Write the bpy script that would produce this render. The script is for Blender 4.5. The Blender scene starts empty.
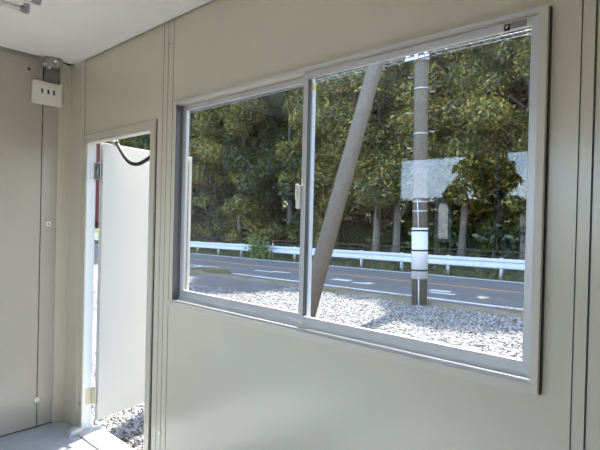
import bpy, bmesh, math, random
import numpy as np
from mathutils import Vector, Matrix

S = bpy.context.scene
COL = S.collection
rnd = random.Random(7)
R = math.radians

# ------------------------------------------------------------------ camera
H = 1.48
yaw, roll, pitch = R(48.2), R(1.4), R(-0.48)
ax = Vector((-math.cos(yaw)*math.cos(pitch), math.sin(yaw)*math.cos(pitch), math.sin(pitch)))
r0 = ax.cross(Vector((0, 0, 1))).normalized()
u0 = r0.cross(ax)
rv = math.cos(roll)*r0 + math.sin(roll)*u0
uv = math.cos(roll)*u0 - math.sin(roll)*r0
cam = bpy.data.cameras.new('camera')
cam.sensor_fit = 'HORIZONTAL'; cam.sensor_width = 36.0; cam.lens = 36.0*475/600
cam.clip_start = 0.02; cam.clip_end = 500
co = bpy.data.objects.new('camera', cam); COL.objects.link(co)
M4 = Matrix(((rv.x, uv.x, -ax.x, 0), (rv.y, uv.y, -ax.y, 0), (rv.z, uv.z, -ax.z, H), (0, 0, 0, 1)))
co.matrix_world = M4
S.camera = co

# ------------------------------------------------------------------ world, sun, exposure
NORTH = 9.0
SUN_EL, SUN_AZ = R(46.5), R(11.5)            # azimuth: degrees left of the window wall's outward normal
w = bpy.data.worlds.new('sky'); S.world = w; w.use_nodes = True
nt = w.node_tree; nt.nodes.clear()
sky = nt.nodes.new('ShaderNodeTexSky'); sky.sky_type = 'NISHITA'
sky.sun_disc = False; sky.sun_elevation = SUN_EL; sky.sun_rotation = -SUN_AZ
sky.air_density = 1.0; sky.dust_density = 0.6; sky.ozone_density = 1.5
bg = nt.nodes.new('ShaderNodeBackground'); bg.inputs['Strength'].default_value = 0.26
wo = nt.nodes.new('ShaderNodeOutputWorld')
hs = nt.nodes.new('ShaderNodeHueSaturation'); hs.inputs['Saturation'].default_value = 0.7   # thin autumn haze
nt.links.new(sky.outputs[0], hs.inputs['Color']); 
# brightness added to the northern sky, opposite the sun, to light room and reflections
wt = nt.nodes.new('ShaderNodeTexCoord'); ws = nt.nodes.new('ShaderNodeSeparateXYZ'); nt.links.new(wt.outputs['Generated'], ws.inputs[0])
wm = nt.nodes.new('ShaderNodeMapRange'); wm.interpolation_type = 'SMOOTHSTEP'
wm.inputs[1].default_value = -0.15; wm.inputs[2].default_value = -0.75; nt.links.new(ws.outputs[1], wm.inputs[0])
wn = nt.nodes.new('ShaderNodeTexNoise'); wn.inputs['Scale'].default_value = 2.6; wn.inputs['Detail'].default_value = 6; nt.links.new(wt.outputs['Generated'], wn.inputs['Vector'])
wc = nt.nodes.new('ShaderNodeMapRange'); wc.inputs[1].default_value = 0.3; wc.inputs[2].default_value = 0.7; wc.inputs[3].default_value = 0.75; wc.inputs[4].default_value = 1.25; nt.links.new(wn.outputs[0], wc.inputs[0])
wk = nt.nodes.new('ShaderNodeMath'); wk.operation = 'MULTIPLY'; nt.links.new(wm.outputs[0], wk.inputs[0]); nt.links.new(wc.outputs[0], wk.inputs[1])
wx = nt.nodes.new('ShaderNodeMix'); wx.data_type = 'RGBA'; wx.blend_type = 'ADD'; wx.inputs[7].default_value = (NORTH*0.46, NORTH*0.70, NORTH*1.06, 1)
nt.links.new(wk.outputs[0], wx.inputs[0]); nt.links.new(hs.outputs[0], wx.inputs[6]); wx.clamp_result = False
wx.clamp_factor = False
nt.links.new(wx.outputs[2], bg.inputs[0]); nt.links.new(bg.outputs[0], wo.inputs[0])
sd = Vector((-math.sin(SUN_AZ)*math.cos(SUN_EL), math.cos(SUN_AZ)*math.cos(SUN_EL), math.sin(SUN_EL)))
sun = bpy.data.lights.new('sun', 'SUN'); sun.energy = 13.0; sun.angle = R(0.53); sun.color = (1.0, 0.95, 0.87)
so = bpy.data.objects.new('sun', sun); COL.objects.link(so)
so.rotation_euler = (-sd).to_track_quat('-Z', 'Y').to_euler(); so.location = (-3, 10, 14)
S.view_settings.view_transform = 'Standard'; S.view_settings.look = 'None'
S.view_settings.gamma = 1.0; S.view_settings.use_curve_mapping = False
S.view_settings.exposure = 0.96
S.cycles.use_denoising = True
S.cycles.use_adaptive_sampling = False
S.cycles.denoising_prefilter = 'ACCURATE'; S.cycles.denoising_input_passes = 'RGB_ALBEDO'
S.cycles.max_bounces = 14; S.cycles.diffuse_bounces = 8; S.cycles.glossy_bounces = 6
S.cycles.transparent_max_bounces = 24; S.cycles.sample_clamp_indirect = 8.0
S.cycles.caustics_reflective = False; S.cycles.caustics_refractive = False

# ------------------------------------------------------------------ materials
def srgb(r, g, b):
    f = lambda c: (c/255/12.92) if c/255 <= 0.04045 else ((c/255+0.055)/1.055)**2.4
    return (f(r), f(g), f(b), 1.0)

def mat(name, col, rough=0.5, metal=0.0, spec=0.5, noise=None, bump=None, col2=None):
    m = bpy.data.materials.new(name); m.use_nodes = True
    n = m.node_tree; b = n.nodes['Principled BSDF']
    b.inputs['Base Color'].default_value = col
    b.inputs['Roughness'].default_value = rough
    b.inputs['Metallic'].default_value = metal
    b.inputs['Specular IOR Level'].default_value = spec
    if noise or bump:
        tc = n.nodes.new('ShaderNodeTexCoord')
    if noise:
        sc, amt = noise
        tx = n.nodes.new('ShaderNodeTexNoise'); tx.inputs['Scale'].default_value = sc; tx.inputs['Detail'].default_value = 5
        n.links.new(tc.outputs['Object'], tx.inputs['Vector'])
        mp = n.nodes.new('ShaderNodeMapRange')
        mp.inputs[1].default_value = 0.3; mp.inputs[2].default_value = 0.7
        n.links.new(tx.outputs[0], mp.inputs[0])
        mx = n.nodes.new('ShaderNodeMix'); mx.data_type = 'RGBA'
        c2 = col2 if col2 else tuple(c*(1-amt) for c in col[:3]) + (1,)
        mx.inputs[6].default_value = col; mx.inputs[7].default_value = c2
        n.links.new(mp.outputs[0], mx.inputs[0]); n.links.new(mx.outputs[2], b.inputs['Base Color'])
    if bump:
        sc, st = bump
        tb = n.nodes.new('ShaderNodeTexNoise'); tb.inputs['Scale'].default_value = sc; tb.inputs['Detail'].default_value = 4
        n.links.new(tc.outputs['Object'], tb.inputs['Vector'])
        bp = n.nodes.new('ShaderNodeBump'); bp.inputs['Strength'].default_value = st; bp.inputs['Distance'].default_value = 0.01
        n.links.new(tb.outputs[0], bp.inputs['Height']); n.links.new(bp.outputs[0], b.inputs['Normal'])
    return m

M = {}
M['wall'] = mat('painted_steel_panel', srgb(213, 205, 185), 0.2, noise=(1.2, 0.05), bump=(3.0, 0.03))
M['wall_trim'] = mat('painted_steel_trim', srgb(205, 198, 179), 0.3, noise=(2.0, 0.05))
M['gasket'] = mat('dark_green_gasket', srgb(70, 82, 80), 0.6, noise=(8, 0.2))
M['soft_joint'] = mat('painted_joint', srgb(128, 123, 110), 0.6, noise=(8, 0.2))
M['groove_and_shade'] = mat('dark_joint_and_shade', srgb(60, 60, 55), 0.7, noise=(8, 0.2))
M['ceiling'] = mat('ceiling_board', srgb(244, 244, 241), 0.6, noise=(2.5, 0.04))
M['floor'] = mat('vinyl_floor', srgb(176, 182, 190), 0.4, noise=(6, 0.12))
M['alu'] = mat('anodised_aluminium', srgb(205, 205, 206), 0.36, 0.25, noise=(5, 0.04))
M['alu_dark'] = mat('aluminium_channel', srgb(112, 113, 115), 0.5, 0.3, noise=(5, 0.04))
M['casing'] = mat('painted_casing', srgb(210, 202, 186), 0.36, noise=(4, 0.04))
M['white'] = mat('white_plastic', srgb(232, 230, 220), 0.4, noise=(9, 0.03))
M['white_door'] = mat('white_door_skin', srgb(192, 191, 186), 0.4, noise=(1.5, 0.03))
M['jamb_lit'] = mat('daylit_jamb', srgb(226, 232, 240), .45, noise=(3, .03))  # paler and bluer than the frame, carries the daylight on the jamb
M['red'] = mat('red_oxide_paint', srgb(66, 15, 13), 0.6, 0.0, 0.1, noise=(4, 0.25))
M['black'] = mat('black_rubber', srgb(30, 30, 31), 0.5, noise=(12, 0.3))
M['chrome'] = mat('zinc_metal', srgb(165, 166, 168), 0.3, 0.9, noise=(14, 0.15))
M['foil'] = mat('crumpled_foil', srgb(196, 194, 188), 0.35, 0.7, noise=(30, 0.4))
M['conduit'] = mat('grey_conduit', srgb(126, 124, 118), 0.5, noise=(10, 0.1))
M['tube_glass'] = mat('white_lamp_tube', srgb(240, 240, 238), 0.25, noise=(3, 0.02))
M['film'] = mat('pale_blue_film', srgb(205, 220, 240), 0.35, noise=(6, 0.03))
M['yellow'] = mat('yellow_sticker', srgb(214, 206, 60), 0.5, noise=(20, 0.05))
M['label_grey'] = mat('grey_sticker', srgb(150, 148, 144), 0.5, noise=(40, 0.25))
M['concrete'] = mat('pole_concrete', srgb(101, 95, 86), 0.9, 0.0, 0.2, noise=(14, 0.22), bump=(60, 0.3))
M['band_white'] = mat('white_pole_wrap', srgb(186, 187, 189), 0.5, noise=(8, 0.06))
M['rail'] = mat('white_guardrail_paint', srgb(182, 185, 188), 0.45, noise=(3, 0.08))
M['asphalt'] = mat('asphalt', srgb(110, 108, 108), 0.9, noise=(1.3, 0.22), bump=(120, 0.4))
M['road_white'] = mat('white_road_paint', srgb(228, 228, 226), 0.8, noise=(18, 0.35))
M['road_orange'] = mat('orange_road_paint', srgb(190, 140, 84), 0.8, noise=(18, 0.25))
M['soil'] = mat('forest_soil', srgb(84, 78, 52), 0.95, noise=(2, 0.5), col2=srgb(70, 84, 42))
M['bark'] = mat('bark', srgb(112, 102, 90), 0.95, noise=(14, 0.45), bump=(30, 0.8))
M['cable'] = mat('cable_sheath', srgb(84, 86, 90), 0.5, noise=(5, 0.1))
M['fence'] = mat('dark_fence', srgb(58, 50, 44), 0.7, noise=(8, 0.2))
M['far_wall'] = mat('slate_blue_cladding', srgb(72, 86, 100), 0.6, noise=(2, 0.15))
M['hedge_core'] = mat('hedge_twigs', srgb(40, 48, 26), 0.95, noise=(6, 0.4))

def leaf_mat(name, cols, trans=0.40):
    m = bpy.data.materials.new(name); m.use_nodes = True
    n = m.node_tree; n.nodes.clear()
    out = n.nodes.new('ShaderNodeOutputMaterial')
    geo = n.nodes.new('ShaderNodeNewGeometry')
    tc = n.nodes.new('ShaderNodeTexCoord')
    nz = n.nodes.new('ShaderNodeTexNoise'); nz.inputs['Scale'].default_value = 0.55; nz.inputs['Detail'].default_value = 2
    n.links.new(tc.outputs['Object'], nz.inputs['Vector'])
    ad = n.nodes.new('ShaderNodeMath'); ad.operation = 'MULTIPLY_ADD'
    ad.inputs[1].default_value = 0.55; n.links.new(geo.outputs['Random Per Island'], ad.inputs[0])
    sb = n.nodes.new('ShaderNodeMath'); sb.operation = 'MULTIPLY'; sb.inputs[1].default_value = 0.6
    n.links.new(nz.outputs[0], sb.inputs[0]); n.links.new(sb.outputs[0], ad.inputs[2])
    rp = n.nodes.new('ShaderNodeValToRGB'); e = rp.color_ramp.elements
    e[0].position = 0.15; e[0].color = cols[0]; e[1].position = 0.85; e[1].color = cols[-1]
    for i, c in enumerate(cols[1:-1]):
        k = e.new(0.15 + 0.7*(i+1)/(len(cols)-1)); k.color = c
    n.links.new(ad.outputs[0], rp.inputs[0])
    d = n.nodes.new('ShaderNodeBsdfDiffuse'); t = n.nodes.new('ShaderNodeBsdfTranslucent')
    g = n.nodes.new('ShaderNodeBsdfGlossy'); g.inputs['Roughness'].default_value = 0.45
    m1 = n.nodes.new('ShaderNodeMixShader'); m1.inputs[0].default_value = trans
    m2 = n.nodes.new('ShaderNodeMixShader'); m2.inputs[0].default_value = 0.05
    n.links.new(rp.outputs[0], d.inputs[0]); n.links.new(rp.outputs[0], t.inputs[0])
    n.links.new(d.outputs[0], m1.inputs[1]); n.links.new(t.outputs[0], m1.inputs[2])
    n.links.new(m1.outputs[0], m2.inputs[1]); n.links.new(g.outputs[0], m2.inputs[2])
    n.links.new(m2.outputs[0], out.inputs[0])
    return m

M['leaf'] = leaf_mat('broadleaf', [srgb(24, 34, 12), srgb(56, 68, 22), srgb(104, 104, 38), srgb(178, 160, 78)])
M['leaf_dark'] = leaf_mat('evergreen_leaf', [srgb(20, 32, 12), srgb(42, 56, 20), srgb(88, 98, 34)])
M['leaf_weed'] = leaf_mat('weed_leaf', [srgb(66, 92, 40), srgb(100, 128, 58), srgb(150, 160, 88)])
M['leaf_verge'] = leaf_mat('verge_grass_leaf', [srgb(52, 62, 30), srgb(82, 90, 48), srgb(120, 112, 74)])
M['leaf_dry'] = leaf_mat('dry_grass', [srgb(112, 102, 66), srgb(150, 138, 92), srgb(120, 128, 66)])

def gravel_mat():
    m = bpy.data.materials.new('gravel'); m.use_nodes = True
    n = m.node_tree; b = n.nodes['Principled BSDF']; b.inputs['Roughness'].default_value = 0.9
    tc = n.nodes.new('ShaderNodeTexCoord')
    v = n.nodes.new('ShaderNodeTexVoronoi'); v.inputs['Scale'].default_value = 26
    n.links.new(tc.outputs['Object'], v.inputs['Vector'])
    rp = n.nodes.new('ShaderNodeValToRGB'); e = rp.color_ramp.elements
    e[0].position = 0.0; e[0].color = srgb(72, 71, 70); e[1].position = 1.0; e[1].color = srgb(148, 146, 143)
    sp = n.nodes.new('ShaderNodeSeparateColor')
    n.links.new(v.outputs['Color'], sp.inputs[0]); n.links.new(sp.outputs[0], rp.inputs[0])
    n.links.new(rp.outputs[0], b.inputs['Base Color'])
    bp = n.nodes.new('ShaderNodeBump'); bp.invert = True; bp.inputs['Strength'].default_value = 0.9; bp.inputs['Distance'].default_value = 0.03
    n.links.new(v.outputs['Distance'], bp.inputs['Height']); n.links.new(bp.outputs[0], b.inputs['Normal'])
    return m
M['gravel'] = gravel_mat()

def stone_mat():
    m = bpy.data.materials.new('crushed_stone'); m.use_nodes = True
    n = m.node_tree; b = n.nodes['Principled BSDF']; b.inputs['Roughness'].default_value = 0.9
    geo = n.nodes.new('ShaderNodeNewGeometry')
    rp = n.nodes.new('ShaderNodeValToRGB'); e = rp.color_ramp.elements
    e[0].position = 0.0; e[0].color = srgb(58, 55, 55); e[1].position = 1.0; e[1].color = srgb(172, 169, 165)
    k = e.new(0.4); k.color = srgb(142, 139, 136)
    n.links.new(geo.outputs['Random Per Island'], rp.inputs[0]); n.links.new(rp.outputs[0], b.inputs['Base Color'])
    return m
M['stone'] = stone_mat()

def glass_mat():
    m = bpy.data.materials.new('clear_window_glass'); m.use_nodes = True
    n = m.node_tree; n.nodes.clear()
    out = n.nodes.new('ShaderNodeOutputMaterial')
    fr = n.nodes.new('ShaderNodeFresnel'); gb = n.nodes.new('ShaderNodeNewGeometry')
    io = n.nodes.new('ShaderNodeMapRange'); io.inputs[3].default_value = 1.56; io.inputs[4].default_value = 1/1.56   # same reflectance from both sides of a face
    n.links.new(gb.outputs['Backfacing'], io.inputs[0]); n.links.new(io.outputs[0], fr.inputs['IOR'])
    t = n.nodes.new('ShaderNodeBsdfTransparent'); t.inputs[0].default_value = (0.975, 0.975, 0.975, 1)
    g = n.nodes.new('ShaderNodeBsdfGlossy'); g.inputs['Roughness'].default_value = 0.0
    mx = n.nodes.new('ShaderNodeMixShader')
    n.links.new(fr.outputs[0], mx.inputs[0]); n.links.new(t.outputs[0], mx.inputs[1]); n.links.new(g.outputs[0], mx.inputs[2])
    n.links.new(mx.outputs[0], out.inputs[0])
    return m
M['glass'] = glass_mat()

# ------------------------------------------------------------------ helpers
class MB:
    """collects shapes and links them as one mesh object"""
    def __init__(self): self.v = []; self.f = []; self.smooth = []
    def add(self, vs, fs, smooth=False):
        o = len(self.v); self.v += [tuple(p) for p in vs]
        self.f += [tuple(i+o for i in f) for f in fs]; self.smooth += [smooth]*len(fs)
        return self
    def box(self, x0, x1, y0, y1, z0, z1):
        vs = [(x, y, z) for z in (z0, z1) for y in (y0, y1) for x in (x0, x1)]
        return self.add(vs, [(0, 2, 3, 1), (4, 5, 7, 6), (0, 1, 5, 4), (2, 6, 7, 3), (0, 4, 6, 2), (1, 3, 7, 5)])
    def tube(self, pts, rad, n=12, caps=True):
        pts = [Vector(p) for p in pts]
        rads = rad if isinstance(rad, (list, tuple)) else [rad]*len(pts)
        vs = []; prev = None
        for i, p in enumerate(pts):
            t = (pts[min(i+1, len(pts)-1)] - pts[max(i-1, 0)]).normalized()
            if prev is None:
                a = t.orthogonal().normalized()
            else:
                a = (prev - t*prev.dot(t)).normalized()
            prev = a; b = t.cross(a)
            for k in range(n):
                th = 2*math.pi*k/n
                vs.append(p + (a*math.cos(th) + b*math.sin(th))*rads[i])
        fs = []
        for i in range(len(pts)-1):
            for k in range(n):
                k2 = (k+1) % n
                fs.append((i*n+k, i*n+k2, (i+1)*n+k2, (i+1)*n+k))
        self.add(vs, fs, True)
        if caps:
            o = len(self.v) - len(vs)
            self.f.append(tuple(o+k for k in reversed(range(n)))); self.smooth.append(False)
            self.f.append(tuple(o+(len(pts)-1)*n+k for k in range(n))); self.smooth.append(False)
        return self
    def prism(self, prof, axis, a0, a1):
        """closed 2-D profile swept along an axis"""
        n = len(prof)
        def P(p, a):
            return {'x': (a, p[0], p[1]), 'y': (p[0], a, p[1]), 'z': (p[0], p[1], a)}[axis]
        vs = [P(p, a0) for p in prof] + [P(p, a1) for p in prof]
        fs = [(i, (i+1) % n, n+(i+1) % n, n+i) for i in range(n)] + [tuple(reversed(range(n))), tuple(range(n, 2*n))]
        return self.add(vs, fs)
    def build(self, name, m, parent=None, bevel=0.0, origin=None):
        me = bpy.data.meshes.new(name)
        o0 = Vector(origin) if origin is not None else Vector((0, 0, 0))
        me.from_pydata([tuple(Vector(p)-o0) for p in self.v], [], self.f)
        me.polygons.foreach_set('use_smooth', self.smooth)
        bm = bmesh.new(); bm.from_mesh(me); bmesh.ops.recalc_face_normals(bm, faces=bm.faces); bm.to_mesh(me); bm.free()
        me.materials.append(m)
        ob = bpy.data.objects.new(name, me); COL.objects.link(ob)
        ob.location = o0
        if parent is not None:
            ob.parent = parent
            ob.location = o0 - world_loc(parent)
        if bevel:
            md = ob.modifiers.new('bevel', 'BEVEL'); md.width = bevel; md.segments = 2; md.limit_method = 'ANGLE'; md.angle_limit = R(40)
        return ob

def world_loc(o):
    l = Vector(o.location)
    while o.parent is not None:
        o = o.parent; l += Vector(o.location)
    return l

def tag(o, label=None, cat=None, group=None, kind=None):
    if label: o['label'] = label
    if cat: o['category'] = cat
    if group: o['group'] = group
    if kind: o['kind'] = kind
    return o

def empty(name, loc, label=None, cat=None, group=None, kind=None):
    o = bpy.data.objects.new(name, None); COL.objects.link(o); o.location = loc; o.empty_display_size = 0.1
    return tag(o, label, cat, group, kind)

def np_mesh(name, verts, faces, m):
    """verts (N,3), faces (F,k) with one k"""
    me = bpy.data.meshes.new(name)
    nv, (nf, k) = len(verts), faces.shape
    me.vertices.add(nv); me.vertices.foreach_set('co', verts.astype(np.float32).ravel())
    me.loops.add(nf*k); me.loops.foreach_set('vertex_index', faces.astype(np.int32).ravel())
    me.polygons.add(nf); me.polygons.foreach_set('loop_start', (np.arange(nf)*k).astype(np.int32))
    me.update(calc_edges=True); me.materials.append(m)
    return me

def link(name, me, loc=(0, 0, 0), parent=None):
    o = bpy.data.objects.new(name, me); COL.objects.link(o); o.location = loc
    if parent is not None: o.parent = parent
    return o

def copy_tree(o, parent=None):
    c = o.copy(); COL.objects.link(c)
    if parent is not None: c.parent = parent
    for ch in list(o.children): copy_tree(ch, c)
    return c

def g(x):
    """ground height: the site falls gently towards the left"""
    return -0.25 + 0.0105*(max(min(x, 10), -60) + 4.8)

# ------------------------------------------------------------------ room shell
XL, XR, YB, YF, ZC, T = -3.545, 1.90, -0.95, 1.45, 2.56, 0.06
WX0, WX1, WZ0, WZ1 = -2.195, -0.376, 1.012, 2.092         # front window
DX0, DX1, DZ1 = -3.25, -2.445, 1.978                         # door opening
YO = YF + T

def st(mb, name, m, label, cat, bevel=0.0):
    return tag(mb.build(name, m, None, bevel), label, cat, kind='structure')

b = MB()
b.box(XL-T, DX0-0.03, YF, YO, -0.04, 2.62); b.box(DX0-0.03, DX1+0.03, YF, YO, DZ1+0.03, 2.62)
b.box(DX1+0.03, WX0, YF, YO, -0.04, 2.62); b.box(WX0, WX1, YF, YO, -0.04, WZ0); b.box(WX0, WX1, YF, YO, WZ1, 2.62)
b.box(WX1, XR+T, YF, YO, -0.04, 2.62)
wf = st(b, 'wall_front', M['wall'], 'beige steel panel wall holding the sliding window and the doorway', 'wall')
def seam(x0, x1, d=0.0015, m='groove_and_shade'):
    return MB().box(x0, x1, YF-d, YF+0.002, 0.0, ZC-0.004).build('panel_joint', M[m], wf)
seam(-2.337, -2.3345, m='soft_joint'); seam(-2.292, -2.2895, m='soft_joint'); seam(-2.242, -2.2395, m='soft_joint')
seam(-3.3155, -3.313, m='soft_joint'); seam(-0.299, -0.2965); seam(-0.2665, -0.262, 0.002)
seam(-0.215, -0.213)
MB().tube([(-2.277, YF-0.004, 2.43), (-2.277, YF+0.001, 2.43)], 0.007).build('screw_head', M['chrome'], wf)
MB().tube([(-2.294, YF-0.006, 0.292), (-2.294, YF+0.001, 0.292)], 0.011).build('screw_cap', M['white'], wf)
MB().box(-3.376, -3.368, YF-0.004, YF+0.001, 2.35, 2.39).build('latch_plate', M['conduit'], wf)

b = MB(); b.box(XL-T, XL, YB-T, YF, -0.04, 2.62)
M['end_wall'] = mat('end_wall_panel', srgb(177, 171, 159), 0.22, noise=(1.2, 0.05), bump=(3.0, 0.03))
wl = st(b, 'wall_left', M['end_wall'], 'beige steel end wall with a white box high on it', 'wall')
MB().box(XL-0.001, XL+0.0015, 1.2555, 1.2605, 0, ZC-0.004).build('panel_joint', M['groove_and_shade'], wl)
MB().box(XL-0.001, XL+0.0015, 0.2, 0.204, 0, ZC-0.004).build('panel_joint', M['groove_and_shade'], wl)
MB().tube([(XL-0.001, 1.167, 2.467), (XL+0.002, 1.167, 2.467)], 0.009).build('screw_hole', M['black'], wl)
MB().tube([(XL-0.001, 1.257, 0.19), (XL+0.009, 1.257, 0.19)], 0.017).build('joint_cap', M['white'], wl, 0.003)
MB().box(XL, XL+0.003, -0.9, 1.36, 0.0, 0.006).build('floor_joint', M['groove_and_shade'], wl)

# back wall with the same window and the closed end
b = MB()
BX0, BX1 = WX0-0.09, WX1-0.03
b.box(XL, BX0, YB-T, YB, -0.04, 2.62); b.box(BX0, BX1, YB-T, YB, -0.04, WZ0); b.box(BX0, BX1, YB-T, YB, WZ1, 2.62)
b.box(BX1, XR, YB-T, YB, -0.04, 2.62)
st(b, 'wall_back', M['wall'], 'beige steel panel wall behind the viewer with a matching window', 'wall')
b = MB(); b.box(XR, XR+T, YB-T, YF, -0.04, 2.62)
st(b, 'wall_right', M['wall'], 'beige steel end wall behind the viewer', 'wall')
st(MB().box(XL-T, XR+T, YB-T, YO, -0.10, 0.0), 'floor', M['floor'], 'grey blue vinyl floor of the site cabin', 'floor')
cl = st(MB().box(XL-T, XR+T, YB-T, YO, ZC+0.02, 2.66), 'ceiling', M['ceiling'], 'white ceiling board of the site cabin', 'ceiling')
# suspended board stops short of the wall, its edge strip runs along the window wall
MB().box(XL+0.035, XR, YB, YF-0.014, ZC, ZC+0.022).build('ceiling_board', M['ceiling'], cl, 0.002)
MB().box(XL+0.11, XR, YF-0.052, YF-0.012, ZC-0.009, ZC+0.001).build('edge_strip', M['ceiling'], cl, 0.001)
MB().box(XL, XR, YF-0.016, YF, ZC+0.010, ZC+0.022).build('shadow_gap', M['groove_and_shade'], cl)
MB().box(XL, XL+0.04, YB, YF, ZC+0.010, ZC+0.022).build('shadow_gap', M['groove_and_shade'], cl)

# corner post covering the joint of the two walls
b = MB().prism([(XL, 1.362), (XL+0.012, 1.366), (XL+0.012, 1.438), (-3.33, 1.438), (-3.326, YF), (XL, YF)], 'z', 0, ZC)
st(b, 'trim_1', M['wall_trim'], 'beige corner post between the end wall and the doorway', 'corner post', 0.002)

# ------------------------------------------------------------------ doorway
df = empty('door_1', (DX0, YF, 0), 'open white door leaf swung outwards, hinged at the left of the doorway', 'door', kind='structure')
b = MB()
b.box(DX0-0.05, DX0, YF-0.012, YO-0.005, 0, DZ1+0.05)
b.box(DX1, DX1+0.05, YF-0.012, YO-0.005, 0, DZ1+0.05)
b.box(DX0, DX1, YF-0.012, YO-0.005, DZ1, DZ1+0.05)
dfr = b.build('door_frame', M['wall_trim'], df, 0.002)
MB().box(DX1+0.05, DX1+0.058, YF-0.002, YF+0.002, 0, DZ1+0.056).build('frame_joint', M['groove_and_shade'], dfr)
MB().box(DX0, DX1, YF-0.014, YF-0.006, DZ1-0.004, DZ1+0.004).build('head_lip', M['alu'], dfr)
MB().tube([(DX0-0.022, YF-0.016, 0.19), (DX0-0.022, YF-0.011, 0.19)], 0.009).build('screw_head', M['conduit'], dfr)
MB().box(DX0-0.001, DX0+0.0012, YF-0.004, YO-0.006, 0.0, DZ1).build('lit_jamb_face', M['jamb_lit'], dfr)  # thin facing, the bright daylight on the jamb is put into its colour
# threshold
b = MB().prism([(1.40, 0.0), (1.405, 0.010), (1.50, 0.014), (1.56, 0.008), (1.56, -0.05), (1.52, -0.05), (1.52, 0.0)], 'x', DX0, DX1)
b.build('threshold', M['white_door'], df, 0.002)
b = MB().prism([(1.345, 0.0), (1.36, 0.035), (1.40, 0.042), (1.436, 0.042), (1.436, 0.0)], 'x', DX0-0.02, DX0+0.035)
b.build('threshold_end', M['alu'], df, 0.003)
# leaf, 100 degrees open
leaf = empty('door_leaf', (0, 0, 0)); leaf.parent = df
hx, hy = -3.225, YO+0.008
ang = R(99.8)
leaf.location = (hx-DX0, hy-YF, 0)
leaf.rotation_euler = (0, 0, ang)
def child(mb, name, m, bevel=0.0, p=leaf):
    o = mb.build(name, m, None, bevel); o.parent = p; return o
ls = child(MB().box(0, 0.80, -0.035, 0.0, 0.07, 1.985), 'leaf_panel', M['white_door'], 0.003)
child(MB().box(-0.004, 0.30, -0.022, 0.003, 1.986, 1.992), 'top_edge', M['red'])
b = MB()
b.box(0.72, 0.76, -0.04, -0.034, 0.98, 1.10); b.tube([(0.74, -0.034, 1.04), (0.74, -0.09, 1.04)], 0.011); b.tube([(0.745, -0.085, 1.04), (0.63, -0.085, 1.04)], 0.010)
child(b, 'lever_handle', M['chrome'])
for zc, m in ((1.79, 'chrome'), (0.235, 'wall_trim')):
    b = MB().box(DX0-0.004, DX0+0.003, YF+0.012, YO, zc-0.055, zc+0.055)
    b.tube([(DX0+0.012, YO+0.002, zc-0.06), (DX0+0.012, YO+0.002, zc+0.06)], 0.009)
    b.box(DX0+0.012, DX0+0.05, YO+0.0, YO+0.006, zc-0.055, zc+0.055)
    b.build('hinge', M[m], df, 0.001)

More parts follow.
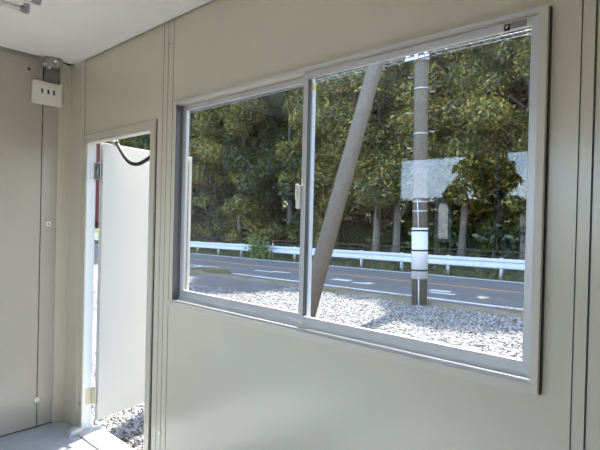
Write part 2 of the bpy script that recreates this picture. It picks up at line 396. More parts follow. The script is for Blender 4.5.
# ------------------------------------------------------------------ windows
def make_window(name, yin, sgn, label, detail, WX0=WX0, WX1=WX1):
    """yin: room face of the wall; sgn: +1 when the outside lies at +y"""
    W = empty(name, (WX0, yin, WZ0), label, 'window', kind='structure')
    def Y(a): return yin + sgn*a
    def bx(mb, x0, x1, a0, a1, z0, z1):
        y0, y1 = sorted((Y(a0), Y(a1))); mb.box(x0, x1, y0, y1, z0, z1); return mb
    c = MB(); e = 0.022
    bx(c, WX0-0.004, WX0+0.004, -0.012, 0.075, WZ0-0.004, WZ1+0.004)
    bx(c, WX1-e, WX1+0.001, -0.03, 0.075, WZ0, WZ1)
    bx(c, WX0-0.004, WX1-e, -0.03, 0.075, WZ0-0.002, WZ0+0.026)
    bx(c, WX0-0.004, WX1-e, -0.012, 0.075, WZ1-0.009, WZ1+0.004)
    gk = MB(); bx(gk, WX1-0.001, WX1+0.004, -0.013, 0.001, WZ0, WZ1); gk.build('casing_side_shade', M['groove_and_shade'], W)  # dark strip, paints the shade on the casing's right side
    fr = c.build('window_casing', M['casing'], W, 0.0015)
    l = MB(); bx(l, WX0-0.004, WX1-e, -0.02, -0.010, WZ1-0.006, WZ1+0.004); l.build('head_lip', M['alu'], fr)
    tr = MB()
    bx(tr, WX0+0.004, WX1-e, -0.020, -0.012, WZ0+0.024, WZ0+0.036)
    bx(tr, WX0+0.004, WX1-e, 0.022, 0.028, WZ0+0.024, WZ0+0.040)
    bx(tr, WX0+0.004, WX1-e, 0.058, 0.064, WZ0+0.024, WZ0+0.040)
    bx(tr, WX0+0.004, WX1-e, -0.012, 0.075, WZ0+0.022, WZ0+0.029)
    jb = MB(); bx(jb, WX0+0.004, WX0+0.010, -0.010, 0.075, WZ0+0.02, WZ1-0.013); jb.build('jamb_channel', M['alu_dark'], W)
    tr.build('sill_track', M['alu'], W, 0.001)
    xm = (WX0+WX1)/2
    for (x0, x1, a, sw) in ((WX0+0.905, WX1-e-0.001, 0.006, 0), (WX0+0.010, WX0+0.921, 0.042, 1)):
        sx = empty('sash', (x0, Y(a), WZ0+0.03)); sx.parent = W; sx.location = Vector((x0, Y(a), WZ0+0.03)) - Vector(W.location)
        f = MB(); s = 0.030; zz0, zz1 = WZ0+0.034, WZ1-0.010
        dp = 0.0075 if not sw else 0.006; sl = 0.025 if not sw else 0.030; sr = 0.026 if not sw else 0.022
        bx(f, x0, x0+sl, a-0.012, a+dp, zz0, zz1); bx(f, x1-sr, x1, a-0.012, a+dp, zz0, zz1)
        bx(f, x0+sl, x1-sr, a-0.010, a+dp-0.002, zz0, zz0+0.048); bx(f, x0+sl, x1-sr, a-0.010, a+dp-0.002, zz1-0.026, zz1)
        f.build('sash_frame', M['alu'], sx, 0.0015)
        if not sw:
            gz = MB(); bx(gz, x0+sl-0.001, x0+sl+0.0012, a-0.0112, a+dp+0.0005, zz0+0.05, zz1-0.028); gz.build('glazing_gasket', M['gasket'], sx)
        gl = MB(); bx(gl, x0+sl-0.004, x1-sr+0.004, a-0.0025, a+0.0025, zz0+0.04, zz1-0.022); gl.build('glass_pane', M['glass'], sx)
        if sw and detail:
            fm = MB(); bx(fm, x1-0.0005, x1+0.001, a-0.011, a+0.011, zz0+0.004, zz1-0.03); fm.build('film_strip', M['film'], sx)
            ys = MB(); bx(ys, x1+0.0005, x1+0.002, a-0.009, a+0.009, zz1-0.062, zz1-0.036); ys.build('yellow_sticker', M['yellow'], sx)
        if not sw and detail:
            k = MB(); bx(k, x0-0.018, x0+0.004, a-0.026, a-0.006, 1.53, 1.625)
            k.build('crescent_lock', M['white'], sx, 0.004)
            k = MB(); bx(k, x0-0.012, x0-0.002, a-0.036, a-0.024, 1.565, 1.63); k.build('lock_lever', M['white'], sx, 0.003)
            lb = MB(); bx(lb, -0.492, -0.438, a-0.0115, a-0.0095, zz1-0.024, zz1-0.006); lb.build('maker_sticker', M['label_grey'], sx)
            lb = MB(); bx(lb, -0.500, -0.484, a-0.0122, a-0.0100, zz1-0.027, zz1-0.007); lb.build('black_square_mark', M['black'], sx)
            lb = MB(); bx(lb, -0.4955, -0.4905, a-0.0128, a-0.0120, zz1-0.020, zz1-0.012); bx(lb, -0.4935, -0.489, a-0.0128, a-0.0120, zz1-0.016, zz1-0.010); lb.build('white_logo_stroke', M['white'], sx)
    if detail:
        j = MB(); bx(j, WX0+0.012, WX0+0.026, 0.066, 0.082, WZ0+0.03, 1.815); j.build('sunlit_jamb_strip', M['white'], W)  # white strip stands in for the sunlit lower part of the outer jamb
    return W
make_window('window_1', YF, 1, 'two-pane aluminium sliding window looking out on the road', True)
make_window('window_2', YB, -1, 'matching sliding window in the wall behind the viewer, seen only mirrored in the glass', False, WX0-0.09, WX1-0.03)

# ------------------------------------------------------------------ things in the room
x0 = XL
ob = empty('outlet_box', (XL, 1.276, 2.24), 'white wall box with three dark slots high on the end wall', 'electrical box')
MB().box(XL, XL+0.042, 1.181, 1.371, 2.243, 2.396).build('box_body', M['white'], ob, 0.006)
MB().box(XL+0.040, XL+0.047, 1.20, 1.352, 2.262, 2.378).build('cover_plate', M['white'], ob, 0.003)
for yy in (1.236, 1.276, 1.313):
    MB().box(XL+0.045, XL+0.0485, yy-0.006, yy+0.006, 2.312, 2.342).build('slot', M['black'], ob, 0.001)

cc = MB().box(XL, XL+0.022, 1.262, 1.35, 2.396, ZC).build('cable_cover', M['conduit'], None, 0.003)
tag(cc, 'short grey cable cover running from the white box up to the ceiling', 'cable cover')

# crumpled foil lump at the ceiling
bm = bmesh.new(); bmesh.ops.create_icosphere(bm, subdivisions=3, radius=1.0)
for v in bm.verts:
    k = 1 + 0.42*math.sin(7.3*v.co.x+3*v.co.z)*math.cos(6.1*v.co.y-2*v.co.x) + rnd.uniform(-0.14, 0.14)
    v.co = Vector((v.co.x*0.04, v.co.y*0.062, v.co.z*0.034))*k
me = bpy.data.meshes.new('foil_wrap'); bm.to_mesh(me); bm.free(); me.materials.append(M['foil'])
fo = link('foil_wrap', me, (XL+0.062, 1.285, ZC-0.03)); tag(fo, 'crumpled silver foil wrap where cables leave the ceiling corner', 'foil')

sw = empty('wall_switch', (XL, 1.308, 1.40), 'small square white sensor on the narrow strip of the end wall', 'sensor')
MB().box(XL, XL+0.012, 1.292, 1.324, 1.40, 1.434).build('sensor_body', M['white'], sw, 0.003)
MB().tube([(XL+0.011, 1.308, 1.416), (XL+0.014, 1.308, 1.416)], 0.006).build('screw', M['conduit'], sw)

lf = empty('ceiling_lamp', (-2.586, 0.3, ZC), 'white twin tube lamp fixed to the ceiling, switched off', 'ceiling lamp')
lf_y0, lf_y1 = -0.39, 0.872
MB().prism([(-2.64, ZC), (-2.62, ZC-0.05), (-2.552, ZC-0.05), (-2.532, ZC)], 'y', lf_y0+0.02, lf_y1-0.05).build('lamp_body', M['white'], lf, 0.003)
for dx in (-0.078, 0.078):
    xx = -2.586+dx
    tb = MB().tube([(xx, lf_y0+0.03, ZC-0.045), (xx, lf_y1-0.03, ZC-0.045)], 0.0145, 16).build('lamp_tube', M['tube_glass'], lf)
    for ye in (lf_y0+0.03, lf_y1-0.045):
        MB().tube([(xx, ye, ZC-0.045), (xx, ye+0.018, ZC-0.045)], 0.0155, 16).build('tube_cap', M['chrome'], tb)
    for ye in (lf_y0, lf_y1-0.028):
        MB().prism([(xx-0.018, ZC), (xx-0.017, ZC-0.052), (xx-0.010, ZC-0.06), (xx+0.010, ZC-0.06), (xx+0.017, ZC-0.052), (xx+0.018, ZC)], 'y', ye, ye+0.026).build('lamp_holder', M['chrome'], lf, 0.002)
MB().box(-2.665, -2.507, lf_y1-0.026, lf_y1-0.004, ZC-0.018, ZC).build('end_bridge', M['white'], lf, 0.002)

# cable across the top of the doorway
yc = YO+0.05
pts = [(-3.125, 2.01), (-3.09, 1.985), (-3.025, 1.925), (-2.97, 1.882), (-2.916, 1.848), (-2.87, 1.828), (-2.825, 1.818), (-2.775, 1.818), (-2.728, 1.828), (-2.66, 1.846), (-2.56, 1.882), (-2.47, 1.93)]
cab = empty('door_cable', (-3.125, yc, 2.0), 'black corrugated cable sagging across the top of the doorway', 'cable')
fine = []
for i in range(len(pts)-1):
    for k in range(6):
        t = k/6; fine.append((pts[i][0]*(1-t)+pts[i+1][0]*t, yc+0.004*math.sin(i+t), pts[i][1]*(1-t)+pts[i+1][1]*t))
MB().tube(fine, [0.011 + (0.0022 if i % 2 else 0) for i in range(len(fine))], 10).build('cable_sleeve', M['black'], cab)
MB().tube([(-3.15, yc, 2.02), (-3.12, yc, 2.005), (-3.075, yc, 1.97)], [0.02, 0.029, 0.022], 12).build('clamp', M['chrome'], cab)
MB().box(-3.17, -3.10, yc-0.035, yc+0.01, 2.0, 2.03).build('clamp_plate', M['chrome'], cab, 0.002)

# ------------------------------------------------------------------ ground outside
def strip(y0, y1, xa, xb, dz, nx=24):
    mb = MB(); xs = [xa+(xb-xa)*i/nx for i in range(nx+1)]
    vs = []
    for x in xs: vs += [(x, y0, g(x)+dz), (x, y1, g(x)+dz), (x, y0, g(x)+dz-0.06), (x, y1, g(x)+dz-0.06)]
    fs = []
    for i in range(nx):
        a, c = 4*i, 4*i+4
        fs += [(a, c, c+1, a+1), (a+2, a+3, c+3, c+2), (a, a+2, c+2, c), (a+1, c+1, c+3, a+3)]
    fs += [(0, 1, 3, 2), (4*nx, 4*nx+2, 4*nx+3, 4*nx+1)]
    return mb.add(vs, fs)
def sg(mb, name, m, label, cat): return tag(mb.build(name, m), label, cat, kind='structure')
sg(strip(-40, 60, -70, 30, -0.03, 40), 'ground', M['soil'], 'dark leafy soil under the roadside wood', 'ground')
hb = MB(); hv = []; hf = []
for i in range(31):
    for j in range(9):
        x = -90+4*i; y = 30+4.0*j; hv.append((x, y, g(x)-0.1+9*(1-math.cos(math.pi*j/8))*0.5+0.5*math.sin(i*1.3+j)*(j > 0)))
for i in range(30):
    for j in range(8): hf.append((i*9+j, (i+1)*9+j, (i+1)*9+j+1, i*9+j+1))
sg(hb.add(hv, hf, True), 'hillside', M['soil'], 'wooded slope rising behind the roadside trees', 'slope')
sg(strip(-39, 9.35, -60, 25, 0.0, 40), 'gravel_yard', M['gravel'], 'pale gravel yard around the cabin', 'gravel')
sg(strip(9.95, 15.5, -65, 25, 0.012, 40), 'road', M['asphalt'], 'grey asphalt two lane road running past the cabin', 'road')
sg(strip(7.75, 9.34, -60, -8.6, 0.006, 30), 'lay_by', M['asphalt'], 'asphalt apron beside the road, left of the leaning strut', 'pavement')

M['dirt'] = mat('verge_dirt', srgb(140, 130, 114), .95, noise=(3, .35), bump=(40, .5))
sg(strip(9.33, 9.96, -60, 25, 0.004, 40), 'verge', M['dirt'], 'brown gritty dirt strip between the gravel and the road', 'verge')
def stripe(name, y0, y1, xa, xb, m, label):
    return tag(strip(y0, y1, xa, xb, 0.016, 30).build(name, M[m]), label, 'road marking')
stripe('road_centre_line', 12.88, 13.02, -60, 20, 'road_orange', 'orange centre line along the grey road')
stripe('road_edge_line', 10.22, 10.38, -12.2, 20, 'road_white', 'white edge line on the near side of the road')
stripe('road_far_edge_line', 15.2, 15.32, -60, 20, 'road_white', 'thin white edge line below the guardrail')
def mark(polys, label):
    mb = MB()
    for p in polys:
        n = len(p)
        vs = [(x, y, g(x)+0.014) for x, y in p] + [(x, y, g(x)-0.03) for x, y in p]
        mb.add(vs, [tuple(range(n))] + [(i, (i+1) % n, n+(i+1) % n, n+i) for i in range(n)])
    o = mb.build('painted_road_mark', M['road_white']); return tag(o, label, 'road marking')
mark([[(-12.5, 11.55), (-11.6, 11.55), (-11.6, 11.7), (-12.5, 11.7)], [(-11.8, 11.6), (-11.1, 11.85), (-11.1, 12.05), (-11.8, 11.95)]], 'white painted bent stroke on the near lane, seen in the left pane')
mark([[(-8.95, 11.45), (-8.35, 11.5), (-8.35, 11.85), (-8.95, 11.8)]], 'white painted block on the near lane, left of two between strut and upright pole')
mark([[(-8.05, 11.3), (-7.5, 11.35), (-7.5, 11.75), (-7.75, 11.72), (-7.75, 11.55), (-8.05, 11.5)]], 'white painted stroke on the near lane, right of two between strut and upright pole')
mark([[(-5.75, 11.5), (-5.2, 11.55), (-5.2, 11.78), (-5.75, 11.74)], [(-5.55, 11.15), (-4.9, 11.2), (-4.9, 11.36), (-5.55, 11.32)]], 'white painted strokes on the near lane, just right of the upright pole')
mark([[(-15.6, 11.0), (-14.2, 11.25), (-14.2, 11.4), (-15.6, 11.2)], [(-15.0, 10.5), (-14.7, 10.5), (-14.7, 11.0), (-15.0, 11.0)]], 'white painted curve at the far left of the left pane')

# loose stones on the yard (uncountable)
def stones(n, seed, name, label, x0, x1, y0, y1, s0, s1):
    r = np.random.default_rng(seed)
    bv = np.array([(1, 0, 0), (-1, 0, 0), (0, 1, 0), (0, -1, 0), (0, 0, 1), (0, 0, -1)], float)
    bf = np.array([(0, 2, 4), (2, 1, 4), (1, 3, 4), (3, 0, 4), (2, 0, 5), (1, 2, 5), (3, 1, 5), (0, 3, 5)])
    x = r.uniform(x0, x1, n); y = y0 + (y1-y0)*r.uniform(0, 1, n)**1.4
    keep = ~((x > -3.7) & (x < 2.1) & (y < 1.56)) & ~((x < -8.5) & (y > 7.7))
    x, y = x[keep], y[keep]; n = len(x)
    s = r.uniform(s0, s1, (n, 1, 1))*r.uniform(0.6, 1.25, (n, 6, 1))
    v = bv[None]*s*np.array([1, 1, 0.7])
    th = r.uniform(0, 6.28, n); c, sn = np.cos(th)[:, None], np.sin(th)[:, None]
    tl = r.normal(0, 0.5, n)[:, None]
    vx = v[:, :, 0]*c - v[:, :, 1]*sn; vy = v[:, :, 0]*sn + v[:, :, 1]*c; vz = v[:, :, 2] + tl*vx
    gz = -0.25 + 0.0105*(x+4.8)
    V = np.stack([vx+x[:, None], vy+y[:, None], vz+gz[:, None]+0.3*s0], -1).reshape(-1, 3)
    F = (bf[None] + 6*np.arange(n)[:, None, None]).reshape(-1, 3)
    o = link(name, np_mesh(name, V, F, M['stone']))
    return tag(o, label, 'gravel', kind='stuff')
stones(20000, 3, 'gravel_stones', 'loose crushed stones just outside the open door', -6.0, -2.3, 1.58, 4.4, 0.009, 0.023)
stones(26000, 4, 'gravel_stones', 'loose crushed stones spread between window wall and road', -13.0, 0.5, 4.6, 9.3, 0.018, 0.034)

# ------------------------------------------------------------------ grass and weeds
def blades(n, seed, xr, yr, h0, h1, wd, m, name, label, clump=None):
    r = np.random.default_rng(seed)
    if clump:
        k = clump; cx = r.uniform(*xr, k); cy = r.uniform(*yr, k); i = r.integers(0, k, n)
        x = cx[i] + r.normal(0, 0.14, n); y = cy[i] + r.normal(0, 0.08, n)
    else:
        x = r.uniform(*xr, n); y = r.uniform(*yr, n)
    h = r.uniform(h0, h1, n); th = r.uniform(0, 6.28, n); ln = r.normal(0, 0.35, (n, 2))*h[:, None]
    z = -0.25 + 0.0105*(x+4.8) - 0.035
    dx, dy = np.cos(th)*wd, np.sin(th)*wd
    v0 = np.stack([x-dx, y-dy, z], -1); v1 = np.stack([x+dx, y+dy, z], -1)
    m1 = np.stack([x+dx*.8+ln[:, 0]*.4, y+dy*.8+ln[:, 1]*.4, z+h*.6], -1)
    m0 = np.stack([x-dx*.8+ln[:, 0]*.4, y-dy*.8+ln[:, 1]*.4, z+h*.6], -1)
    t1 = np.stack([x+dx*.1+ln[:, 0], y+dy*.1+ln[:, 1], z+h], -1)
    t0 = np.stack([x-dx*.1+ln[:, 0], y-dy*.1+ln[:, 1], z+h], -1)
    V = np.stack([v0, v1, m1, m0, t1, t0], 1).reshape(-1, 3)
    F = (np.array([[0, 1, 2, 3], [3, 2, 4, 5]])[None] + 6*np.arange(n)[:, None, None]).reshape(-1, 4)
    o = link(name, np_mesh(name, V, F, m)); return tag(o, label, 'grass', kind='stuff')
blades(9000, 11, (-32, 2), (15.55, 18.2), 0.05, 0.30, 0.016, M['leaf_verge'], 'verge_grass', 'green grass growing under the guardrail')
blades(3000, 12, (-24, 0), (9.35, 10.1), 0.03, 0.13, 0.010, M['leaf_dry'], 'roadside_grass', 'dry brown grass along the near edge of the road', clump=110)
blades(450, 14, (-14.2, -12.0), (9.9, 10.3), 0.06, 0.24, 0.012, M['leaf_dry'], 'roadside_grass', 'sparse weeds at the start of the white edge line in the left pane', clump=30)

def leaf_cloud(n, seed, centers, radii, size, up=0.4):
    """leaf quads scattered in blobs: returns verts, faces"""
    r = np.random.default_rng(seed)
    centers = np.array(centers, float); radii = np.array(radii, float)
    p = radii**2; i = r.choice(len(centers), n, p=p/p.sum())
    d = r.normal(size=(n, 3)); d /= np.linalg.norm(d, axis=1)[:, None]
    rad = radii[i]*r.uniform(0.35, 1.0, n)**0.5*np.where(r.random(n) < 0.12, 1.25, 1.0)
    c = centers[i] + d*rad[:, None]*np.array([1, 1, 0.75])
    nrm = d*0.7 + r.normal(size=(n, 3))*0.6 + np.array([0, 0, up]); nrm /= np.linalg.norm(nrm, axis=1)[:, None]
    t = np.cross(nrm, r.normal(size=(n, 3))); t /= np.linalg.norm(t, axis=1)[:, None]
    bt = np.cross(nrm, t)
    s = size*r.uniform(0.6, 1.3, n)[:, None]
    a = c - t*s; b_ = c + bt*s*0.42 + nrm*s*0.1; e = c + t*s - nrm*s*0.25; f = c - bt*s*0.42 + nrm*s*0.1
    V = np.stack([a, b_, e, f], 1).reshape(-1, 3)
    F = np.arange(4*n).reshape(-1, 4)
    return V, F

def crown_blobs(seed, h, base, rw, n=60):
    r = random.Random(seed); C_, Rr = [], []
    for k in range(n):
        t = r.random()**0.8
        z = base + (h-base)*t
        prof = math.sin(math.pi*min(1, 0.18+0.82*t))**0.6 if t < 0.98 else 0.2
        rr = rw*prof*math.sqrt(r.uniform(0.15, 1)); th = r.uniform(0, 6.283)
        C_.append((rr*math.cos(th), rr*math.sin(th), z)); Rr.append(r.uniform(0.45, 0.95)*rw/2.6)
    return C_, Rr

def make_tree(name, label, loc, h, base, rw, seed, leafm, nleaf=26000, size=0.16, tr=0.17, group=None):
    t = empty(name, loc, label, 'tree', group)
    r = random.Random(seed)
    C_, Rr = crown_blobs(seed, h, base, rw)
    mb = MB()
    top = h*0.85
    pts = [(0.12*math.sin(k*0.9+seed)*k*0.25, 0.1*math.cos(k*0.7+seed)*k*0.2, -0.15+top*k/9) for k in range(10)]
    mb.tube(pts, [tr*1.25]+[tr*(1-0.09*k) for k in range(1, 10)], 9)
    for c in C_[:16]:
        k = min(8, max(2, int((c[2]-0.8)/top*9))); p = Vector(pts[k]); q = Vector(c)
        mid = p.lerp(q, 0.5)+Vector((0, 0, 0.25))
        mb.tube([p, mid, q], [tr*0.4, tr*0.25, tr*0.08], 6)
    mb.build('trunk', M['bark'], None).parent = t
    V, F = leaf_cloud(nleaf, seed, C_, Rr, size)
    link('foliage', np_mesh('foliage', V, F, leafm), parent=t)
    return t

# ------------------------------------------------------------------ the roadside wood
protos = [
    make_tree('roadside_tree', None, (0, 0, 0), 9.6, 2.9, 2.6, 21, M['leaf'], 90000, 0.075),
    make_tree('roadside_tree', None, (0, 0, 0), 10.2, 2.2, 2.8, 22, M['leaf'], 90000, 0.075),
    make_tree('roadside_tree', None, (0, 0, 0), 9.6, 1.2, 2.7, 23, M['leaf_dark'], 90000, 0.075),
    make_tree('roadside_tree', None, (0, 0, 0), 12.0, 2.0, 3.2, 24, M['leaf_dark'], 80000, 0.09),
]
used = set()
def plant(k, x, y, rz, sc, label, group=None):
    p = protos[k]
    o = p if k not in used else copy_tree(p)
    used.add(k)
    o.location = (x, y, g(x)-0.03); o.rotation_euler = (0, 0, rz); o.scale = (sc, sc, sc)
    if 'group' in o.keys(): del o['group']
    tag(o, label, 'tree', group); return o
front = [(-2.6, 19.2, 0), (-5.6, 19.0, 1), (-8.3, 19.6, 0), (-10.95, 18.7, 0), (-11.9, 18.6, 1), (-14.8, 19.3, 0), (-18.0, 19.2, 2), (-21.6, 18.8, 1), (-24.8, 19.4, 2), (-28.2, 19.3, 0), (-31.5, 19.5, 2), (-34.8, 19.2, 1), (-38.2, 19.5, 2)]
fl = ['bushy roadside tree at the right edge of the right pane',
      'broadleaf roadside tree behind the guardrail, third trunk right of the upright pole' ,
      'broadleaf roadside tree directly behind and right of the upright pole',
      'roadside tree with a bare pale trunk just left of the upright pole',
      'roadside tree with a bare pale trunk, second left of the upright pole',
      'broadleaf roadside tree seen behind the leaning strut',
      'dense dark roadside tree behind the middle window stile',
      'roadside tree in the left pane with a pale trunk near the tall weeds',
      'dense dark roadside tree at the left of the left pane',
      'roadside tree at the extreme left edge of the left pane',
      'dense dark tree seen over the top of the open door leaf',
      'roadside tree half hidden behind the door leaf top',
      'leftmost dark roadside tree beyond the doorway']
fl[1] = 'broadleaf roadside tree near the right edge, behind the mirrored tree'
for i, (x, y, k) in enumerate(front):
    plant(k, x, y, rnd.uniform(0, 6.28), rnd.uniform(1.03, 1.10), fl[i])
for i in range(15):
    plant(3 if i % 3 else 2, 1.5-3.1*i+rnd.uniform(-.5, .5), 23.4+rnd.uniform(-.8, .8), rnd.uniform(0, 6.28), rnd.uniform(0.95, 1.1),
          'dark evergreen tree in the second row of the roadside wood', 'second row of the roadside wood')
for i in range(13):
    plant(3 if i % 2 else 2, 2-4.0*i+rnd.uniform(-.6, .6), 28.5+rnd.uniform(-1, 1), rnd.uniform(0, 6.28), rnd.uniform(1.05, 1.2),
          'dark evergreen tree deep in the roadside wood, hidden behind the others', 'deepest row of the roadside wood')

# undergrowth
def make_bush(seed, rw, h, n, size, leafm, name='undergrowth_bush'):
    t = empty(name, (0, 0, 0)); r = random.Random(seed)
    C_ = [(r.uniform(-rw, rw), r.uniform(-.5, .5), r.uniform(0.25, h*0.8)) for _ in range(14)]
    V, F = leaf_cloud(n, seed, C_, [r.uniform(.35, .6) for _ in C_], size)
    link('foliage', np_mesh('foliage', V, F, leafm), parent=t)
    mb = MB()
    for c in C_[:6]: mb.tube([(c[0]*0.3, c[1]*0.3, -0.05), c], [0.03, 0.012], 6)
    mb.build('stems', M['bark']).parent = t
    return t
bp = make_bush(31, 1.3, 1.7, 5000, 0.12, M['leaf_dark'])
for i in range(30):
    o = bp if i == 0 else copy_tree(bp)
    x = 0.5-2.6*(i % 15)-1.3*(i//15); o.location = (x, 20.9+5*(i//15)+rnd.uniform(-.4, .4), g(x)-0.03); o.rotation_euler = (0, 0, rnd.choice((0, 3.14))+rnd.uniform(-.3, .3)); s = rnd.uniform(.9, 1.35); o.scale = (s, s, s)
    tag(o, 'dark bush in the undergrowth between the trunks', 'bush', 'undergrowth bushes of the wood')

for x, y in ((-5.3, 19.9), (-6.7, 20.2), (-4.2, 20.1), (-9.6, 20.2)):
    o = copy_tree(bp); o.location = (x, y, g(x)-0.03); o.scale = (1.2, 1.2, 1.25)
hb_ = make_bush(57, 1.5, 3.0, 16000, 0.085, M['leaf'], 'edge_shrub')
for i, (x, y, lb) in enumerate(((-15.9, 18.6, 'leafy shrub at the wood edge, just left of the middle window stile'), (-19.3, 18.4, 'leafy shrub at the wood edge above the tall weeds'), (-23.2, 18.7, 'leafy shrub at the wood edge, left part of the left pane'), (-26.8, 18.5, 'leafy shrub at the wood edge, at the left frame of the left pane'))):
    o = hb_ if i == 0 else copy_tree(hb_)
    o.location = (x, y, g(x)-0.03); o.rotation_euler = (0, 0, (0, 3.0, .3, 3.3)[i]); o['label'] = lb; o['category'] = 'shrub'
tw = empty('tall_weed', (-16.6, 15.55, g(-16.6)-0.02), 'tall green weed clump standing in front of the guardrail, left pane', 'weed')
r = random.Random(5); mb = MB(); C_ = []; Rr = []
for k in range(46):
    bx_, by_ = r.gauss(0, .42), r.gauss(0, .12); hh = r.uniform(.3, 1.25)*max(.4, 1-abs(bx_)*.5)
    lx, ly = r.gauss(0, .12), r.gauss(0, .1)
    mb.tube([(bx_, by_, 0), (bx_+lx*.5, by_+ly*.5, hh*.6), (bx_+lx, by_+ly, hh)], [.01, .008, .003], 5)
    for q in range(4): C_.append((bx_+lx*q/3, by_+ly*q/3, hh*(.3+.7*q/3))); Rr.append(.07)
mb.build('stems', M['bark']).parent = tw
V, F = leaf_cloud(2600, 77, C_, Rr, 0.06); link('foliage', np_mesh('foliage', V, F, M['leaf_weed']), parent=tw)

# ------------------------------------------------------------------ guardrail and low fence
YR = 16.0
gr = empty('guardrail', (-9.1, YR, g(-9.1)), 'white steel guardrail along the far side of the road', 'guardrail')
def railz(x): return 0.358 + 0.0130*(x+9.17)
prof = [(-0.01, 0.0), (-0.05, -0.03), (-0.05, -0.10), (-0.01, -0.135), (-0.01, -0.20), (-0.05, -0.235), (-0.05, -0.305), (-0.01, -0.335)]
mb = MB(); xs = [-60+2.5*i for i in range(33)]
for a in range(len(xs)-1):
    xa, xb = xs[a], xs[a+1]
    ring = lambda x: [(x, YR+p[0], railz(x)+p[1]) for p in prof] + [(x, YR+p[0]+0.006, railz(x)+p[1]) for p in reversed(prof)]
    A, B = ring(xa), ring(xb); n = len(A)
    mb.add(A+B, [(i, (i+1) % n, n+(i+1) % n, n+i) for i in range(n)])
mb.build('rail_beam', M['rail'], gr)
for k in range(-16, 6):
    x = -9.12 + 1.84*k
    MB().tube([(x, YR+0.06, g(x)-0.1), (x, YR+0.06, railz(x)+0.02)], 0.06, 10).build('post', M['rail'], gr)
fn = empty('low_fence', (-17, 17.4, g(-17)), 'low dark mesh fence behind the guardrail at the edge of the wood', 'fence')
mb = MB()
for zz in (0.25, 0.45, 0.65, 0.82): mb.tube([(x, 17.4, g(x)+zz) for x in (-45, -30, -15, 0)], 0.012 if zz < .8 else 0.022, 6)
mb.build('fence_rails', M['fence'], fn)
for k in range(0, 21):
    x = -44+2.1*k
    MB().tube([(x, 17.4, g(x)-0.1), (x, 17.4, g(x)+0.86)], 0.022, 6).build('fence_post', M['fence'], fn)
dl = empty('delineator_post', (-16.4, 16.4, g(-16.4)), 'thin post with a red tip behind the guardrail, left pane', 'marker post')
MB().tube([(-16.4, 16.4, g(-16.4)-.05), (-16.4, 16.4, .38)], 0.03, 8).build('post', M['rail'], dl)
MB().tube([(-16.4, 16.4, .38), (-16.4, 16.4, .47)], 0.034, 8).build('red_tip', mat('red_reflector', srgb(150, 60, 42), .5, noise=(9, .1)), dl)

# ------------------------------------------------------------------ poles and cables
PX, PY = -4.82, 9.27
up = empty('utility_pole', (PX, PY, g(PX)), 'upright grey concrete utility pole with white wrap and step bolts', 'utility pole')
MB().tube([(PX, PY, g(PX)-0.3), (PX, PY, 10.2)], [0.162, 0.125], 28).build('pole_shaft', M['concrete'], up)
up.rotation_euler = (0, R(-1.1), 0)   # the pole leans slightly against the strut
def rp(z): return 0.162-0.0037*(z+0.25)
zt, zb = 1.40, 0.32
wr = MB().tube([(PX, PY, zb), (PX, PY, zt)], 0.171, 28).build('pole_wrap', M['band_white'], up)
for z in (0.50, 0.92, 1.34): MB().tube([(PX, PY, z-0.017), (PX, PY, z+0.017)], 0.176, 28).build('black_strap', M['black'], wr)
for z in (1.75, 1.95, 3.40, 4.36): MB().tube([(PX, PY, z-0.02), (PX, PY, z+0.02)], rp(z)+0.008, 24).build('steel_band', M['chrome'], up)
side = Vector((rv.x, rv.y, 0)).normalized()
for i, z in enumerate((1.97, 2.35, 2.75, 3.10, 3.45, 3.85, 4.30, 4.62, 5.4, 5.8, 6.2)):
    s = 1 if i % 2 == 0 else -1
    d = Vector((0.86, 0.5, 0))*s
    p = Vector((PX, PY, z)); a = p + d*(rp(z)-0.02); e = p + d*(rp(z)+0.13)
    MB().tube([a, e, e+Vector((0, 0, 0.03))], 0.011, 8).build('step_bolt', M['chrome'], up)
MB().tube([(PX+0.075, PY-0.165, g(PX)-0.1), (PX+0.07, PY-0.172, zb)], 0.014, 8).build('ground_conduit', M['rail'], up)
MB().tube([(PX+0.055, PY-0.165, zt), (PX+0.03, PY-0.165, 1.85), (PX+0.02, PY-0.163, 2.0)], 0.012, 8).build('ground_conduit', M['rail'], up)
# bracket carrying the cables
mb = MB(); mb.tube([(PX, PY, 4.93), (PX, PY, 5.03)], 0.165, 24)
mb.box(PX-0.27, PX+0.27, PY-0.21, PY-0.16, 4.96, 5.02); mb.box(PX-0.04, PX+0.04, PY-0.24, PY-0.15, 4.94, 5.06)
br = mb.build('cable_bracket', M['chrome'], up)
for dx in (-0.22, 0.2):
    MB().tube([(PX+dx, PY-0.19, 5.02), (PX+dx, PY-0.19, 5.06), (PX+dx, PY-0.19, 5.10), (PX+dx, PY-0.19, 5.13)], [.03, .045, .03, .04], 10).build('insulator', M['white'], br)

spv = Vector((-5.03, 5.75, g(-5.03))); tpv = Vector((PX+0.10, PY-0.16, 9.0))
sp = empty('pole_strut', spv, 'leaning grey concrete strut propping the upright utility pole', 'utility pole')
dv = (tpv-spv).normalized()
MB().tube([spv-dv*0.3, tpv], [0.150, 0.125], 24).build('strut_shaft', M['concrete'], sp)
MB().tube([tpv-dv*0.5, tpv-dv*0.44], 0.14, 20).build('steel_band', M['chrome'], sp)

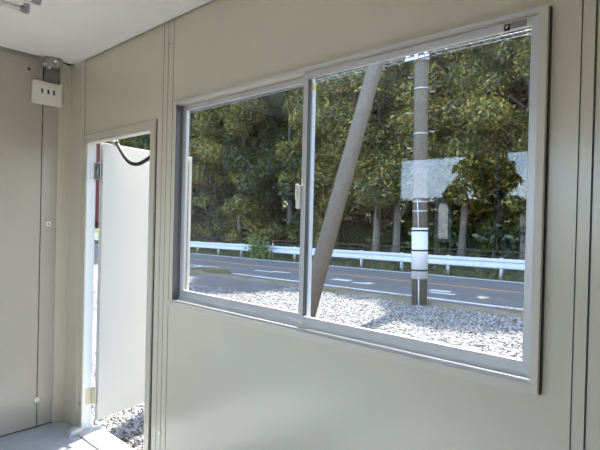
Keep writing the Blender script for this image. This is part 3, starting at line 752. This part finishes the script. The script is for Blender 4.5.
def cable(name, pts, rad, label, m='cable'):
    o = MB().tube(pts, rad, 6).build(name, M[m]); return tag(o, label, 'cable', 'overhead cables beside the road')
def sag(x, s): 
    u = ((x-PX) % 30)/30; return -s*4*u*(1-u)
for i, (dy, z, rad, s) in enumerate(((-0.2, 5.02, 0.016, .5), (-0.26, 5.10, 0.010, .45), (-0.2, 4.95, 0.008, .55))):
    xs = [PX-60+1.5*k for k in range(61)]
    cable('overhead_cable', [(x, PY+dy, z+sag(x, s)*0.12+g(x)*0.0) for x in xs], rad,
          ['thick grey overhead cable running along the road above the window view', 'thin overhead cable just above the thick one', 'thin overhead cable just below the thick one'][i])
hp = []
for k in range(0, 1600):
    x = PX-36+0.03*k; th = k*0.75
    hp.append((x, PY-0.2+0.035*math.cos(th), 5.02+sag(x, .5)*.12-0.02+0.035*math.sin(th)))
tag(MB().tube(hp, 0.006, 5).build('cable_spiral_hanger', M['conduit']), 'pale spiral hanger wrapped in short turns around the thick overhead cable', 'cable hanger')

# red board beyond the hinge gap
rb = empty('red_board', (-9.3, 4.6, g(-9.3)), 'dark red board on posts outside, glimpsed past the door hinge', 'board')
MB().box(-12.2, -9.35, 4.55, 4.62, 1.35, 3.15).build('board_panel', M['red'], rb)
for x in (-12.0, -9.6): MB().box(x-0.05, x+0.05, 4.62, 4.72, g(x)-0.1, 3.1).build('post', M['red'], rb)

# ------------------------------------------------------------------ yard behind the viewer (mirrored in the glass)
hd = empty('hedge', (-8, -11.6, g(-8)), 'long clipped hedge behind the cabin, seen mirrored in the glass', 'hedge')
mb = MB().box(-22, -4.6, -12.2, -11.4, g(-8)-0.1, 2.25); mb.build('hedge_core', M['hedge_core'], hd, 0.05)
r = np.random.default_rng(9); n = 26000
cx_, cz_ = r.uniform(-22, -3.6, n), r.uniform(-0.3, 2.4, n)
V, F = leaf_cloud(n, 91, [(-22+0.3*k, -11.55, -0.2+0.33*j) for k in range(59) for j in range(8)], [0.36]*472, 0.1)
link('foliage', np_mesh('foliage', V, F, M['leaf_dark']), parent=hd).location = -Vector(hd.location)
make_tree('yard_tree', 'bushy tree behind the cabin, mirrored in the right pane', (-5.0, -10.2, g(-5.5)), 3.75, 1.7, 0.98, 41, M['leaf'], 6500, 0.085, 0.08)
sh = empty('storage_shed', (-4.2, -12, g(-3)), 'slate blue storage shed behind the cabin, mirrored at the right edge', 'shed')
MB().box(-4.75, -3.75, -13, -10.9, g(-3)-0.1, 2.1).build('shed_wall', M['far_wall'], sh)
MB().prism([(-13.2, 2.1), (-10.7, 2.1), (-10.7, 2.18), (-12, 2.3), (-13.2, 2.18)], 'x', -4.83, -3.67).build('shed_roof', M['fence'], sh)
vb = empty('notice_board', (-6.3, -10.7, g(-6.3)), 'dark framed white notice board behind the cabin, mirrored in the right pane', 'board')
MB().box(-6.62, -6.1, -10.74, -10.68, 0.95, 2.3).build('board_frame', M['far_wall'], vb)
MB().box(-6.50, -6.2, -10.68, -10.67, 1.05, 2.1).build('white_sheet', mat('white_paper', srgb(214, 222, 232), .7, noise=(3, .12)), vb)
for x in (-6.6, -6.14): MB().box(x-0.03, x+0.03, -10.78, -10.72, g(x)-0.1, 2.28).build('post', M['far_wall'], vb)
